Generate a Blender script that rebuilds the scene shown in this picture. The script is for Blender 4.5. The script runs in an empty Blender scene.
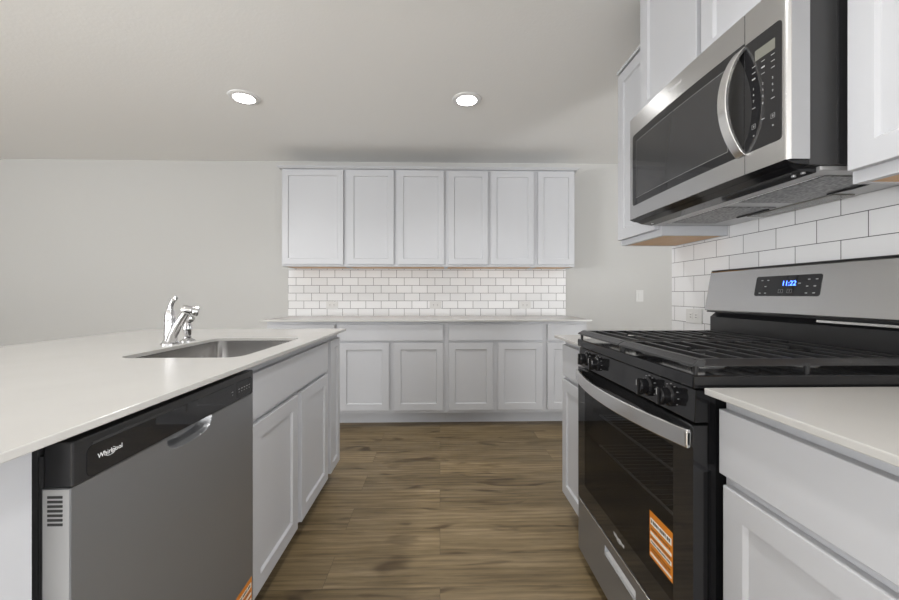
import bpy, bmesh, math
from mathutils import Vector, Matrix

scene = bpy.context.scene
COL = scene.collection

# ------------------------------------------------------------------ camera
cam_data = bpy.data.cameras.new("camera")
cam_data.sensor_width = 36.0
cam_data.lens = 380.0 / 899.0 * 36.0
cam_data.shift_y = -5.5 / 899.0
cam_data.clip_start = 0.02
cam = bpy.data.objects.new("camera", cam_data)
COL.objects.link(cam)
cam.location = (0, 0, 1.127)
cam.rotation_euler = (math.radians(90), 0, -math.atan(9.5 / 380.0))
scene.camera = cam

# ------------------------------------------------------------------ world, lights, exposure
scene.view_settings.view_transform = 'Standard'
scene.view_settings.look = 'None'
scene.view_settings.gamma = 1.0
scene.view_settings.use_curve_mapping = False
scene.view_settings.exposure = 0.51
scene.cycles.use_denoising = True
scene.cycles.max_bounces = 10
scene.cycles.diffuse_bounces = 6
scene.cycles.sample_clamp_indirect = 4.0
world = bpy.data.worlds.new("world")
scene.world = world
world.use_nodes = True
world.node_tree.nodes["Background"].inputs[0].default_value = (0.92, 0.96, 1.0, 1)
world.node_tree.nodes["Background"].inputs[1].default_value = 1.5

def area_light(name, loc, direction, sx, sy, power, color=(1, 1, 1)):
    d = bpy.data.lights.new(name, 'AREA')
    d.shape = 'RECTANGLE'; d.size = sx; d.size_y = sy
    d.energy = power; d.color = color
    o = bpy.data.objects.new(name, d); COL.objects.link(o)
    o.location = loc
    o.rotation_euler = Vector(direction).to_track_quat('-Z', 'Y').to_euler()
    return o

# daylight in window openings behind and left; right-hand sources are added fill
area_light("daylight_rear_window", (-1.6, -4.06, 1.35), (0, 1, 0), 3.4, 1.7, 14, (0.975, 0.985, 1.0))
area_light("added_fill_rear_right", (2.3, -4.06, 1.35), (0, 1, 0), 2.4, 1.7, 18, (0.975, 0.985, 1.0))  # added unseen source, sends light onto the aisle side of the island
area_light("daylight_left_window", (-5.96, -2.3, 1.35), (1, 0, 0), 2.4, 1.5, 80, (0.975, 0.985, 1.0))
area_light("added_fill_right", (3.96, -2.3, 1.35), (-1, 0, 0), 2.4, 1.5, 44, (0.975, 0.985, 1.0))  # added unseen source to brighten the island fronts
# added upward fill lights at the windows to brighten the ceiling; no patio exists
area_light("ceiling_fill_rear", (-1.6, -4.08, 0.62), (0, 1, 1.1), 3.3, 0.5, 50, (0.985, 0.99, 1.0))
area_light("ceiling_fill_rear_right", (2.3, -4.08, 0.62), (0, 1, 1.1), 2.3, 0.5, 35, (0.985, 0.99, 1.0))
area_light("added_fill_side", (3.96, 2.75, 1.35), (-1, 0, 0), 1.2, 1.4, 6, (0.975, 0.985, 1.0))  # added unseen fill aimed at the far island doors
area_light("ceiling_fill_right", (3.94, -2.3, 0.72), (-1, 0, 1.1), 2.3, 0.5, 135, (0.985, 0.99, 1.0))
area_light("ceiling_fill_left", (-5.94, -2.3, 0.72), (1, 0, 1.1), 2.3, 0.5, 185, (0.985, 0.99, 1.0))
LAMP = 16.0
SPOT = 29.0    # watts of each downlight's beam

# ------------------------------------------------------------------ materials
def new_mat(name):
    m = bpy.data.materials.new(name); m.use_nodes = True
    nt = m.node_tree
    return m, nt, nt.nodes["Principled BSDF"]

def simple(name, color, rough=0.5, metal=0.0, spec=0.5, bump=0.0, bscale=200, coat=0.0, vary=0.0):
    m, nt, p = new_mat(name)
    p.inputs["Base Color"].default_value = (*color, 1)
    p.inputs["Roughness"].default_value = rough
    p.inputs["Metallic"].default_value = metal
    p.inputs["Specular IOR Level"].default_value = spec
    p.inputs["Coat Weight"].default_value = coat
    tc = nt.nodes.new("ShaderNodeTexCoord")
    if bump:
        n = nt.nodes.new("ShaderNodeTexNoise"); n.inputs["Scale"].default_value = bscale
        n.inputs["Detail"].default_value = 3
        nt.links.new(tc.outputs["Object"], n.inputs["Vector"])
        b = nt.nodes.new("ShaderNodeBump"); b.inputs["Strength"].default_value = bump
        b.inputs["Distance"].default_value = 0.002
        nt.links.new(n.outputs["Fac"], b.inputs["Height"])
        nt.links.new(b.outputs["Normal"], p.inputs["Normal"])
    if vary:
        n2 = nt.nodes.new("ShaderNodeTexNoise"); n2.inputs["Scale"].default_value = 6
        n2.inputs["Detail"].default_value = 5
        nt.links.new(tc.outputs["Object"], n2.inputs["Vector"])
        r = nt.nodes.new("ShaderNodeValToRGB")
        r.color_ramp.elements[0].position = 0.3; r.color_ramp.elements[1].position = 0.7
        r.color_ramp.elements[0].color = (*[c * (1 - vary) for c in color], 1)
        r.color_ramp.elements[1].color = (*[min(1, c * (1 + vary)) for c in color], 1)
        nt.links.new(n2.outputs["Fac"], r.inputs["Fac"])
        nt.links.new(r.outputs["Color"], p.inputs["Base Color"])
    return m

def brushed(name, color, rough, stretch, metal=1.0):
    """brushed metal: fine noise stretched along one axis drives roughness and bump"""
    m, nt, p = new_mat(name)
    p.inputs["Base Color"].default_value = (*color, 1)
    p.inputs["Metallic"].default_value = metal
    tc = nt.nodes.new("ShaderNodeTexCoord")
    mp = nt.nodes.new("ShaderNodeMapping"); mp.inputs["Scale"].default_value = stretch
    n = nt.nodes.new("ShaderNodeTexNoise"); n.inputs["Scale"].default_value = 1.0
    n.inputs["Detail"].default_value = 4
    mr = nt.nodes.new("ShaderNodeMapRange")
    mr.inputs["To Min"].default_value = rough - 0.006; mr.inputs["To Max"].default_value = rough + 0.006
    b = nt.nodes.new("ShaderNodeBump"); b.inputs["Strength"].default_value = 0.002
    b.inputs["Distance"].default_value = 0.001
    nt.links.new(tc.outputs["Object"], mp.inputs["Vector"])
    nt.links.new(mp.outputs["Vector"], n.inputs["Vector"])
    nt.links.new(n.outputs["Fac"], mr.inputs["Value"])
    nt.links.new(mr.outputs["Result"], p.inputs["Roughness"])
    nt.links.new(n.outputs["Fac"], b.inputs["Height"])
    nt.links.new(b.outputs["Normal"], p.inputs["Normal"])
    return m

def emis(name, color, strength):
    m, nt, p = new_mat(name)
    p.inputs["Base Color"].default_value = (*color, 1)
    p.inputs["Emission Color"].default_value = (*color, 1)
    p.inputs["Emission Strength"].default_value = strength
    return m

def tile_mat(name, axis, grout=0.0013):
    """white running-bond subway tile, dark grout; axis = horizontal world axis"""
    m, nt, p = new_mat(name)
    tc = nt.nodes.new("ShaderNodeTexCoord")
    sp = nt.nodes.new("ShaderNodeSeparateXYZ"); cb = nt.nodes.new("ShaderNodeCombineXYZ")
    nt.links.new(tc.outputs["Object"], sp.inputs[0])
    nt.links.new(sp.outputs[axis], cb.inputs["X"]); nt.links.new(sp.outputs["Z"], cb.inputs["Y"])
    br = nt.nodes.new("ShaderNodeTexBrick")
    br.offset = 0.5; br.offset_frequency = 2; br.squash = 1.0
    br.inputs["Color1"].default_value = (0.64, 0.64, 0.645, 1)
    br.inputs["Color2"].default_value = (0.71, 0.71, 0.715, 1)
    br.inputs["Mortar"].default_value = (0.10, 0.10, 0.10, 1)
    br.inputs["Scale"].default_value = 1.0
    br.inputs["Mortar Size"].default_value = grout
    br.inputs["Mortar Smooth"].default_value = 0.1
    br.inputs["Bias"].default_value = 0.0
    br.inputs["Brick Width"].default_value = 0.1545
    br.inputs["Row Height"].default_value = 0.0777
    nt.links.new(cb.outputs[0], br.inputs["Vector"])
    nt.links.new(br.outputs["Color"], p.inputs["Base Color"])
    n = nt.nodes.new("ShaderNodeTexNoise"); n.inputs["Scale"].default_value = 22
    nt.links.new(tc.outputs["Object"], n.inputs["Vector"])
    mm = nt.nodes.new("ShaderNodeMath"); mm.operation = 'MULTIPLY_ADD'
    mm.inputs[1].default_value = -1.0
    ms = nt.nodes.new("ShaderNodeMath"); ms.operation = 'MULTIPLY'; ms.inputs[1].default_value = 0.25
    nt.links.new(n.outputs["Fac"], ms.inputs[0])
    nt.links.new(br.outputs["Fac"], mm.inputs[0]); nt.links.new(ms.outputs[0], mm.inputs[2])
    b = nt.nodes.new("ShaderNodeBump"); b.inputs["Strength"].default_value = 0.5
    b.inputs["Distance"].default_value = 0.001
    nt.links.new(mm.outputs[0], b.inputs["Height"])
    nt.links.new(b.outputs["Normal"], p.inputs["Normal"])
    p.inputs["Roughness"].default_value = 0.3
    p.inputs["Specular IOR Level"].default_value = 0.3
    return m

def floor_mat():
    m, nt, p = new_mat("wood_plank_floor")
    L = nt.links.new
    tc = nt.nodes.new("ShaderNodeTexCoord")
    br = nt.nodes.new("ShaderNodeTexBrick")
    br.offset = 0.37; br.offset_frequency = 2
    br.inputs["Color1"].default_value = (0, 0, 0, 1); br.inputs["Color2"].default_value = (1, 1, 1, 1)
    br.inputs["Mortar"].default_value = (0.5, 0.5, 0.5, 1)
    br.inputs["Scale"].default_value = 1.0
    br.inputs["Mortar Size"].default_value = 0.0008
    br.inputs["Brick Width"].default_value = 1.22; br.inputs["Row Height"].default_value = 0.183
    L(tc.outputs["Object"], br.inputs["Vector"])
    # per-plank offset so the grain breaks at each joint
    vm = nt.nodes.new("ShaderNodeVectorMath"); vm.operation = 'MULTIPLY'
    vm.inputs[1].default_value = (7.3, 3.1, 5.0)
    L(br.outputs["Color"], vm.inputs[0])
    va = nt.nodes.new("ShaderNodeVectorMath"); va.operation = 'ADD'
    L(tc.outputs["Object"], va.inputs[0]); L(vm.outputs[0], va.inputs[1])
    def noise(scale, detail, rough=0.6, dist=0.0):
        mp = nt.nodes.new("ShaderNodeMapping"); mp.inputs["Scale"].default_value = scale
        L(va.outputs[0], mp.inputs["Vector"])
        n = nt.nodes.new("ShaderNodeTexNoise"); n.inputs["Scale"].default_value = 1
        n.inputs["Detail"].default_value = detail; n.inputs["Roughness"].default_value = rough
        n.inputs["Distortion"].default_value = dist
        L(mp.outputs[0], n.inputs["Vector"])
        return n.outputs["Fac"]
    broad = noise((1.6, 9, 1), 3, 0.5, 0.6)
    fine = noise((5, 95, 1), 5, 0.65, 0.3)
    knots = noise((3.2, 11, 1), 1.5, 0.4, 0.9)
    # growth rings: bands warped by the broad noise
    mp = nt.nodes.new("ShaderNodeMapping"); mp.inputs["Scale"].default_value = (0.9, 7, 1)
    L(va.outputs[0], mp.inputs["Vector"])
    wv = nt.nodes.new("ShaderNodeTexWave"); wv.wave_type = 'BANDS'; wv.bands_direction = 'Y'
    wv.inputs["Scale"].default_value = 1.3; wv.inputs["Distortion"].default_value = 6.0
    wv.inputs["Detail"].default_value = 3; wv.inputs["Detail Scale"].default_value = 1.2
    L(mp.outputs[0], wv.inputs["Vector"])
    def ramp(fac, stops):
        r = nt.nodes.new("ShaderNodeValToRGB")
        e = r.color_ramp.elements
        e[0].position, e[0].color = stops[0][0], (*stops[0][1], 1)
        e[1].position, e[1].color = stops[-1][0], (*stops[-1][1], 1)
        for s in stops[1:-1]:
            k = e.new(s[0]); k.color = (*s[1], 1)
        L(fac, r.inputs["Fac"]); return r.outputs["Color"]
    def mix(mode, f, a, b):
        x = nt.nodes.new("ShaderNodeMix"); x.data_type = 'RGBA'; x.blend_type = mode
        x.inputs["Factor"].default_value = f
        L(a, x.inputs[6]); L(b, x.inputs[7]); return x.outputs[2]
    base = ramp(broad, [(0.28, (0.142, 0.102, 0.052)), (0.5, (0.208, 0.154, 0.084)), (0.72, (0.272, 0.208, 0.124))])
    fcol = ramp(fine, [(0.3, (0.62, 0.60, 0.57)), (0.52, (0.95, 0.95, 0.95)), (0.75, (1.2, 1.2, 1.18))])
    wcol = ramp(wv.outputs["Fac"], [(0.0, (0.78, 0.77, 0.74)), (0.5, (1, 1, 1)), (1.0, (1.12, 1.12, 1.1))])
    kcol = ramp(knots, [(0.27, (0.38, 0.33, 0.28)), (0.40, (1, 1, 1)), (1.0, (1, 1, 1))])
    pcol = ramp(br.outputs["Color"], [(0, (0.84, 0.84, 0.84)), (1, (1.12, 1.11, 1.09))])
    c = mix('MULTIPLY', 1.0, base, fcol)
    c = mix('MULTIPLY', 0.75, c, wcol)
    c = mix('MULTIPLY', 0.9, c, kcol)
    c = mix('MULTIPLY', 1.0, c, pcol)
    # joint line between planks
    jl = nt.nodes.new("ShaderNodeMix"); jl.data_type = 'RGBA'
    L(br.outputs["Fac"], jl.inputs["Factor"]); L(c, jl.inputs[6])
    jl.inputs[7].default_value = (0.07, 0.052, 0.03, 1)
    L(jl.outputs[2], p.inputs["Base Color"])
    p.inputs["Roughness"].default_value = 0.42
    p.inputs["Specular IOR Level"].default_value = 0.35
    b = nt.nodes.new("ShaderNodeBump"); b.inputs["Strength"].default_value = 0.12
    b.inputs["Distance"].default_value = 0.001
    L(fine, b.inputs["Height"]); L(b.outputs["Normal"], p.inputs["Normal"])
    return m

def wood_under():
    m, nt, p = new_mat("birch_underside")
    tc = nt.nodes.new("ShaderNodeTexCoord"); mp = nt.nodes.new("ShaderNodeMapping")
    mp.inputs["Scale"].default_value = (60, 4, 4)
    n = nt.nodes.new("ShaderNodeTexNoise"); n.inputs["Scale"].default_value = 1
    r = nt.nodes.new("ShaderNodeValToRGB")
    r.color_ramp.elements[0].color = (0.46, 0.22, 0.045, 1); r.color_ramp.elements[1].color = (0.66, 0.36, 0.10, 1)
    nt.links.new(tc.outputs["Object"], mp.inputs[0]); nt.links.new(mp.outputs[0], n.inputs["Vector"])
    nt.links.new(n.outputs["Fac"], r.inputs["Fac"]); nt.links.new(r.outputs["Color"], p.inputs["Base Color"])
    p.inputs["Roughness"].default_value = 0.35
    return m

def glass_pane(name, tint, transp):
    m, nt, p = new_mat(name)
    p.inputs["Base Color"].default_value = (*tint, 1); p.inputs["Roughness"].default_value = 0.03
    tr = nt.nodes.new("ShaderNodeBsdfTransparent"); tr.inputs[0].default_value = (0.8, 0.8, 0.8, 1)
    mx = nt.nodes.new("ShaderNodeMixShader"); mx.inputs[0].default_value = transp
    out = nt.nodes["Material Output"]
    nt.links.new(p.outputs[0], mx.inputs[1]); nt.links.new(tr.outputs[0], mx.inputs[2])
    nt.links.new(mx.outputs[0], out.inputs["Surface"])
    return m

def mesh_filter_mat():
    m, nt, p = new_mat("aluminium_mesh_filter")
    tc = nt.nodes.new("ShaderNodeTexCoord")
    v = nt.nodes.new("ShaderNodeTexVoronoi"); v.inputs["Scale"].default_value = 110
    nt.links.new(tc.outputs["Object"], v.inputs["Vector"])
    r = nt.nodes.new("ShaderNodeValToRGB")
    r.color_ramp.elements[0].color = (0.04, 0.04, 0.04, 1); r.color_ramp.elements[1].color = (0.42, 0.42, 0.42, 1)
    nt.links.new(v.outputs["Distance"], r.inputs["Fac"]); nt.links.new(r.outputs["Color"], p.inputs["Base Color"])
    p.inputs["Metallic"].default_value = 0.8; p.inputs["Roughness"].default_value = 0.4
    return m

WALL = simple("greige_wall_paint", (0.462, 0.459, 0.446), 0.85, bump=0.35, bscale=90)
CEIL = simple("ceiling_paint", (0.80, 0.797, 0.785), 0.9, bump=0.4, bscale=70)
TRIM = simple("white_trim_paint", (0.72, 0.72, 0.72), 0.4)
CAB = simple("light_grey_cabinet_paint", (0.465, 0.472, 0.492), 0.36, spec=0.4)
QUARTZ = simple("white_quartz", (0.445, 0.437, 0.420), 0.22, vary=0.02)
BIRCH = wood_under()
TILE_X = tile_mat("subway_tile_back", "X", 0.0021)
TILE_Y = tile_mat("subway_tile_side", "Y")
FLOOR = floor_mat()
STEEL_DW = brushed("stainless_dishwasher", (0.27, 0.275, 0.285), 0.36, (2, 900, 2), 0.72)
STEEL_Y = brushed("stainless_brushed_across", (0.58, 0.58, 0.58), 0.27, (3, 3, 1100))
STEEL_DARK = brushed("stainless_drawer", (0.27, 0.28, 0.30), 0.30, (3, 3, 1100), 0.72)
STEEL_SINK = brushed("stainless_sink", (0.42, 0.41, 0.40), 0.25, (30, 30, 200))
BRIGHT = brushed("bright_handle_steel", (0.80, 0.80, 0.80), 0.24, (200, 200, 20))
CHROME = simple("chrome", (0.66, 0.66, 0.67), 0.07, metal=1.0)
BLACK_GLOSS = simple("black_gloss_enamel", (0.009, 0.009, 0.010), 0.08, spec=0.35)
BLACK_GLASS = simple("black_glass", (0.014, 0.014, 0.015), 0.03)
BLACK_PLASTIC = simple("black_plastic", (0.018, 0.018, 0.019), 0.32)
IRON = simple("cast_iron", (0.012, 0.012, 0.013), 0.36, bump=0.2, bscale=500)
DARK_METAL = simple("dark_painted_metal", (0.032, 0.032, 0.033), 0.4)
CAVITY = simple("oven_cavity", (0.03, 0.03, 0.032), 0.5)
GREY_METAL = simple("grey_painted_steel", (0.46, 0.46, 0.46), 0.35, metal=0.6)
RACK = simple("rack_wire", (0.75, 0.75, 0.75), 0.5)
GALV = simple("galvanised_steel", (0.42, 0.42, 0.42), 0.4, metal=0.3)
FILTER = mesh_filter_mat()
OVEN_PANE = glass_pane("tinted_oven_glass", (0.012, 0.012, 0.013), 0.5)
MW_PANE = simple("microwave_window_glass", (0.035, 0.035, 0.036), 0.05)
MARK = simple("light_grey_print", (0.55, 0.55, 0.55), 0.5)
MARK_KEY = simple("keypad_print", (0.34, 0.34, 0.34), 0.5)
MARK_DIM = simple("dim_grey_print", (0.20, 0.20, 0.20), 0.5)
LOGO = simple("silver_logo_print", (0.72, 0.72, 0.72), 0.4)
LCD = simple("grey_lcd", (0.15, 0.15, 0.13), 0.25)
BLUE = emis("blue_led_digits", (0.06, 0.16, 1.0), 5.0)
ORANGE = simple("orange_sticker_paper", (0.62, 0.20, 0.012), 0.45)
WHITE_P = simple("white_sticker_print", (0.75, 0.73, 0.68), 0.5)
BLACK_P = simple("black_sticker_print", (0.05, 0.03, 0.02), 0.5)
PLATE = simple("white_plastic_plate", (0.57, 0.567, 0.555), 0.35)
SLOT = simple("dark_slot", (0.03, 0.03, 0.03), 0.6)
LENS = emis("lamp_lens", (1.0, 0.985, 0.965), LAMP)
PANE = glass_pane("window_glass", (0.9, 0.9, 0.9), 0.92)

# ------------------------------------------------------------------ mesh helpers
class MB:
    """collects shapes for one mesh"""
    def __init__(self):
        self.bm = bmesh.new()
    def box(self, x0, x1, y0, y1, z0, z1, bev=0.0, seg=2):
        vs = [self.bm.verts.new((x, y, z)) for x in (min(x0, x1), max(x0, x1)) for y in (min(y0, y1), max(y0, y1)) for z in (min(z0, z1), max(z0, z1))]
        F = [(0, 1, 3, 2), (4, 6, 7, 5), (0, 4, 5, 1), (2, 3, 7, 6), (0, 2, 6, 4), (1, 5, 7, 3)]
        fs = [self.bm.faces.new([vs[i] for i in f]) for f in F]
        if bev:
            es = list({e for f in fs for e in f.edges})
            bmesh.ops.bevel(self.bm, geom=es, offset=bev, segments=seg, profile=0.5, affect='EDGES')
        return self
    def prism(self, poly, axis, a0, a1, bev=0.0):
        """poly: list of 2-D points in the two other axes (in x,y,z order)"""
        def P(p, a):
            q = list(p); q.insert(axis, a); return q
        v0 = [self.bm.verts.new(P(p, a0)) for p in poly]
        v1 = [self.bm.verts.new(P(p, a1)) for p in poly]
        n = len(poly)
        fs = [self.bm.faces.new(v0), self.bm.faces.new(v1[::-1])]
        for i in range(n):
            fs.append(self.bm.faces.new((v0[i], v0[(i + 1) % n], v1[(i + 1) % n], v1[i])))
        if bev:
            es = list({e for f in fs for e in f.edges})
            bmesh.ops.bevel(self.bm, geom=es, offset=bev, segments=2, profile=0.5, affect='EDGES')
        return self
    def quad(self, pts, th=None, n=None):
        """thin slab: four points pushed by th along n"""
        n = Vector(n) * th
        a = [self.bm.verts.new(p) for p in pts]
        b = [self.bm.verts.new(Vector(p) + n) for p in pts]
        k = len(pts)
        self.bm.faces.new(a); self.bm.faces.new(b[::-1])
        for i in range(k):
            self.bm.faces.new((a[i], a[(i + 1) % k], b[(i + 1) % k], b[i]))
        return self
    def tube(self, pts, radii, seg=14, cap=True):
        pts = [Vector(p) for p in pts]
        if not hasattr(radii, '__len__'): radii = [radii] * len(pts)
        rings = []
        up = None
        for i, p in enumerate(pts):
            t = (pts[min(i + 1, len(pts) - 1)] - pts[max(i - 1, 0)]).normalized()
            if up is None:
                up = Vector((0, 0, 1)) if abs(t.z) < 0.9 else Vector((1, 0, 0))
            s = t.cross(up).normalized(); u = s.cross(t).normalized(); up = u
            rings.append([self.bm.verts.new(p + (s * math.cos(k * 2 * math.pi / seg) + u * math.sin(k * 2 * math.pi / seg)) * radii[i]) for k in range(seg)])
        for a, b in zip(rings, rings[1:]):
            for k in range(seg):
                f = self.bm.faces.new((a[k], a[(k + 1) % seg], b[(k + 1) % seg], b[k])); f.smooth = True
        if cap:
            self.bm.faces.new(rings[0][::-1]); self.bm.faces.new(rings[-1])
        return self
    def lathe(self, prof, origin, axis=(0, 0, 1), seg=28, smooth=True):
        """prof: (radius, height) pairs along axis"""
        o = Vector(origin); ax = Vector(axis).normalized()
        r0 = ax.orthogonal().normalized(); r1 = ax.cross(r0)
        rings = []
        for r, h in prof:
            if r < 1e-6:
                rings.append([self.bm.verts.new(o + ax * h)])
            else:
                rings.append([self.bm.verts.new(o + ax * h + (r0 * math.cos(k * 2 * math.pi / seg) + r1 * math.sin(k * 2 * math.pi / seg)) * r) for k in range(seg)])
        for a, b in zip(rings, rings[1:]):
            for k in range(seg):
                k2 = (k + 1) % seg
                if len(a) == 1 and len(b) == 1: continue
                if len(a) == 1: f = self.bm.faces.new((a[0], b[k2], b[k]))
                elif len(b) == 1: f = self.bm.faces.new((a[k], a[k2], b[0]))
                else: f = self.bm.faces.new((a[k], a[k2], b[k2], b[k]))
                f.smooth = smooth
        for r in (rings[0], rings[-1]):
            if len(r) > 1: self.bm.faces.new(r)
        return self
    def strip(self, ys, zlo, zhi, xf, xb, smooth=True):
        """solid slab whose front face is x = xf(y), back x = xb(y), between zlo(y) and zhi(y)"""
        cols = []
        for y in ys:
            a, b = zlo(y), zhi(y)
            cols.append([self.bm.verts.new(p) for p in ((xf(y), y, a), (xf(y), y, b), (xb(y), y, b), (xb(y), y, a))])
        for c, d in zip(cols, cols[1:]):
            for k in range(4):
                f = self.bm.faces.new((c[k], c[(k + 1) % 4], d[(k + 1) % 4], d[k]))
                f.smooth = smooth and k in (0, 2)
        self.bm.faces.new(cols[0]); self.bm.faces.new(cols[-1][::-1])
        return self
    def text(self, body, size, origin, right, up, thick=0.0004, align='CENTER', shear=0.0):
        c = bpy.data.curves.new("lettering", 'FONT'); c.body = body; c.size = size
        c.extrude = thick / 2; c.align_x = align; c.align_y = 'CENTER'; c.resolution_u = 2; c.shear = shear
        o = bpy.data.objects.new("lettering", c)
        me = bpy.data.meshes.new_from_object(o)
        r = Vector(right).normalized(); u = Vector(up).normalized(); n = r.cross(u)
        mat = Matrix(((r.x, u.x, n.x, origin[0]), (r.y, u.y, n.y, origin[1]), (r.z, u.z, n.z, origin[2]), (0, 0, 0, 1)))
        me.transform(mat)
        self.bm.from_mesh(me)
        bpy.data.objects.remove(o); bpy.data.curves.remove(c); bpy.data.meshes.remove(me)
        return self
    def build(self, name, mat, parent=None, smooth_angle=None, label=None):
        bmesh.ops.recalc_face_normals(self.bm, faces=self.bm.faces)
        for e in self.bm.edges:
            if len(e.link_faces) == 2 and e.calc_face_angle(0) > 0.6: e.smooth = False
        me = bpy.data.meshes.new(name)
        off = Vector((0, 0, 0))
        p = parent
        while p is not None:
            off += Vector(p.location); p = p.parent
        if parent is None:
            zs = [v.co for v in self.bm.verts]
            off = Vector(((min(v.x for v in zs) + max(v.x for v in zs)) / 2, (min(v.y for v in zs) + max(v.y for v in zs)) / 2, min(v.z for v in zs)))
        if mat in KEEP_WORLD: off = Vector((0, 0, 0)) if parent is None else off
        for v in self.bm.verts: v.co -= off
        self.bm.to_mesh(me); self.bm.free()
        me.materials.append(mat)
        o = bpy.data.objects.new(name, me); COL.objects.link(o)
        if parent is not None: o.parent = parent
        elif mat not in KEEP_WORLD: o.location = off
        if label: o["label"] = label
        return o

KEEP_WORLD = (TILE_X, TILE_Y, FLOOR, WALL, CEIL)

def thing(name, label, cat, loc, group=None):
    o = bpy.data.objects.new(name, None); COL.objects.link(o)
    o.empty_display_size = 0.1
    o.location = loc; o["label"] = label; o["category"] = cat
    if group: o["group"] = group
    return o
def tag(o, label, cat, group=None):
    o["label"] = label; o["category"] = cat
    if group: o["group"] = group
    return o
def struct(o):
    o["kind"] = "structure"; return o

def front_panel(o, u, n, w, h, t=0.02, rail=None, depth=0.009):
    """door / drawer front. o: lower corner on its back face, u: width direction, n: outward"""
    b = MB(); bm = b.bm
    o, u, n, v = Vector(o), Vector(u), Vector(n), Vector((0, 0, 1))
    def loop(inset, d):
        return [bm.verts.new(o + u * a + v * c + n * d) for a, c in ((inset, inset), (w - inset, inset), (w - inset, h - inset), (inset, h - inset))]
    loops = [loop(0, 0), loop(0, t - 0.002), loop(0.0006, t - 0.0006), loop(0.002, t)]
    if rail:
        loops += [loop(rail, t), loop(rail + 0.0012, t - 0.0015), loop(rail + 0.006, t - depth)]
    for a, c in zip(loops, loops[1:]):
        for i in range(4):
            bm.faces.new((a[i], a[(i + 1) % 4], c[(i + 1) % 4], c[i]))
    bm.faces.new(loops[0][::-1]); bm.faces.new(loops[-1])
    return b

def cabinet(name, label, cat, p0, u, n, w, d, z0, z1, fronts, toe=None, group=None, under=False, rail=0.055, crown=None):
    """p0: (x,y) of one lower front corner on the face-frame plane; u: width direction; n: outward normal.
    fronts: (kind, u0, u1, z0, z1)"""
    u3, n3 = Vector((*u, 0)), Vector((*n, 0))
    P0 = Vector((*p0, 0))
    c = P0 + u3 * w / 2 - n3 * d / 2
    root = thing(name, label, cat, (c.x, c.y, 0 if toe else z0), group)
    def bx(b, u0, u1, d0, d1, za, zb, bev=0.0):
        A = P0 + u3 * u0 - n3 * d0; B = P0 + u3 * u1 - n3 * d1
        b.box(A.x, B.x, A.y, B.y, za, zb, bev)
    b = MB()
    bx(b, 0, w, 0, 0.019, z0, z1)                        # face frame
    bx(b, 0, 0.016, 0.019, d, z0, z1); bx(b, w - 0.016, w, 0.019, d, z0, z1)
    bx(b, 0.016, w - 0.016, d - 0.008, d, z0, z1)
    zb = z0 + (0.0015 if under else 0.0)
    if not under: bx(b, 0.016, w - 0.016, 0.019, d - 0.008, zb, zb + 0.016)
    if under: bx(b, 0.016, w - 0.016, 0.019, d - 0.008, z1 - 0.016, z1)
    b.build("cabinet_body", CAB, root)
    if under:
        b = MB(); bx(b, 0.0165, w - 0.0165, 0.0195, d - 0.0085, zb, zb + 0.012)
        b.build("bottom_panel", BIRCH, root, label="bare orange-brown wood underside")
    if toe:
        b = MB(); bx(b, 0, w, toe, toe + 0.016, 0.0, z0 - 0.0005)
        b.build("toe_kick", CAB, root)
    for kind, a0, a1, za, zb2 in fronts:
        o = P0 + u3 * a0 + n3 * 0.0008; o.z = za
        fb = front_panel(o, u3, n3, a1 - a0, zb2 - za, 0.02, rail if kind == "door" else None)
        fb.build("door" if kind == "door" else "drawer_front", CAB, root)
    if crown:
        b = MB(); cz0, cz1, pr = crown
        A = P0 + n3 * pr; B = P0 + u3 * w - n3 * d
        b.box(A.x, B.x, A.y, B.y, cz0, cz1, 0.003)
        b.build("crown_strip", CAB, root)
    return root

def rrect(x0, x1, y0, y1, r, k=6):
    pts = []
    for cx, cy, a0 in ((x1 - r, y1 - r, 0), (x0 + r, y1 - r, 90), (x0 + r, y0 + r, 180), (x1 - r, y0 + r, 270)):
        for i in range(k + 1):
            a = math.radians(a0 + 90 * i / k)
            pts.append((cx + r * math.cos(a), cy + r * math.sin(a)))
    return pts

def rounded_cols(y0, y1, r, n=24):
    ys = []
    for i in range(7): ys.append(y0 + r * (1 - math.cos(math.pi / 2 * i / 6)))
    m = [y0 + r + (y1 - y0 - 2 * r) * i / n for i in range(1, n)]
    return ys + m + [y1 - (y - y0) for y in ys[::-1]]
def rcorner(y, y0, y1, r):
    d = min(y - y0, y1 - y)
    if d >= r: return 0.0
    return r - math.sqrt(max(0, r * r - (r - d) ** 2))
def frange(a, b, n): return [a + (b - a) * i / n for i in range(n + 1)]

# ------------------------------------------------------------------ room shell
CZ = 2.464
YB = 3.855     # back wall plane (tile stands 1.5 cm proud)
XL, XR, YR = -6.0, 4.0, -4.2
b = MB(); b.box(XL - 0.2, XR + 0.2, YR - 0.2, YB + 0.2, -0.05, 0); struct(b.build("floor", FLOOR))
b = MB(); b.box(XL - 0.2, XR + 0.2, YR - 0.2, YB + 0.2, CZ, CZ + 0.1); struct(b.build("ceiling", CEIL))
b = MB(); b.box(XL - 0.2, XR + 0.2, YB, YB + 0.2, 0, CZ); wall_back = struct(b.build("wall_back", WALL))
b = MB(); b.box(1.275, 1.40, 0.0, 2.044, 0, CZ); wall_right = struct(b.build("wall_right", WALL))
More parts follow.
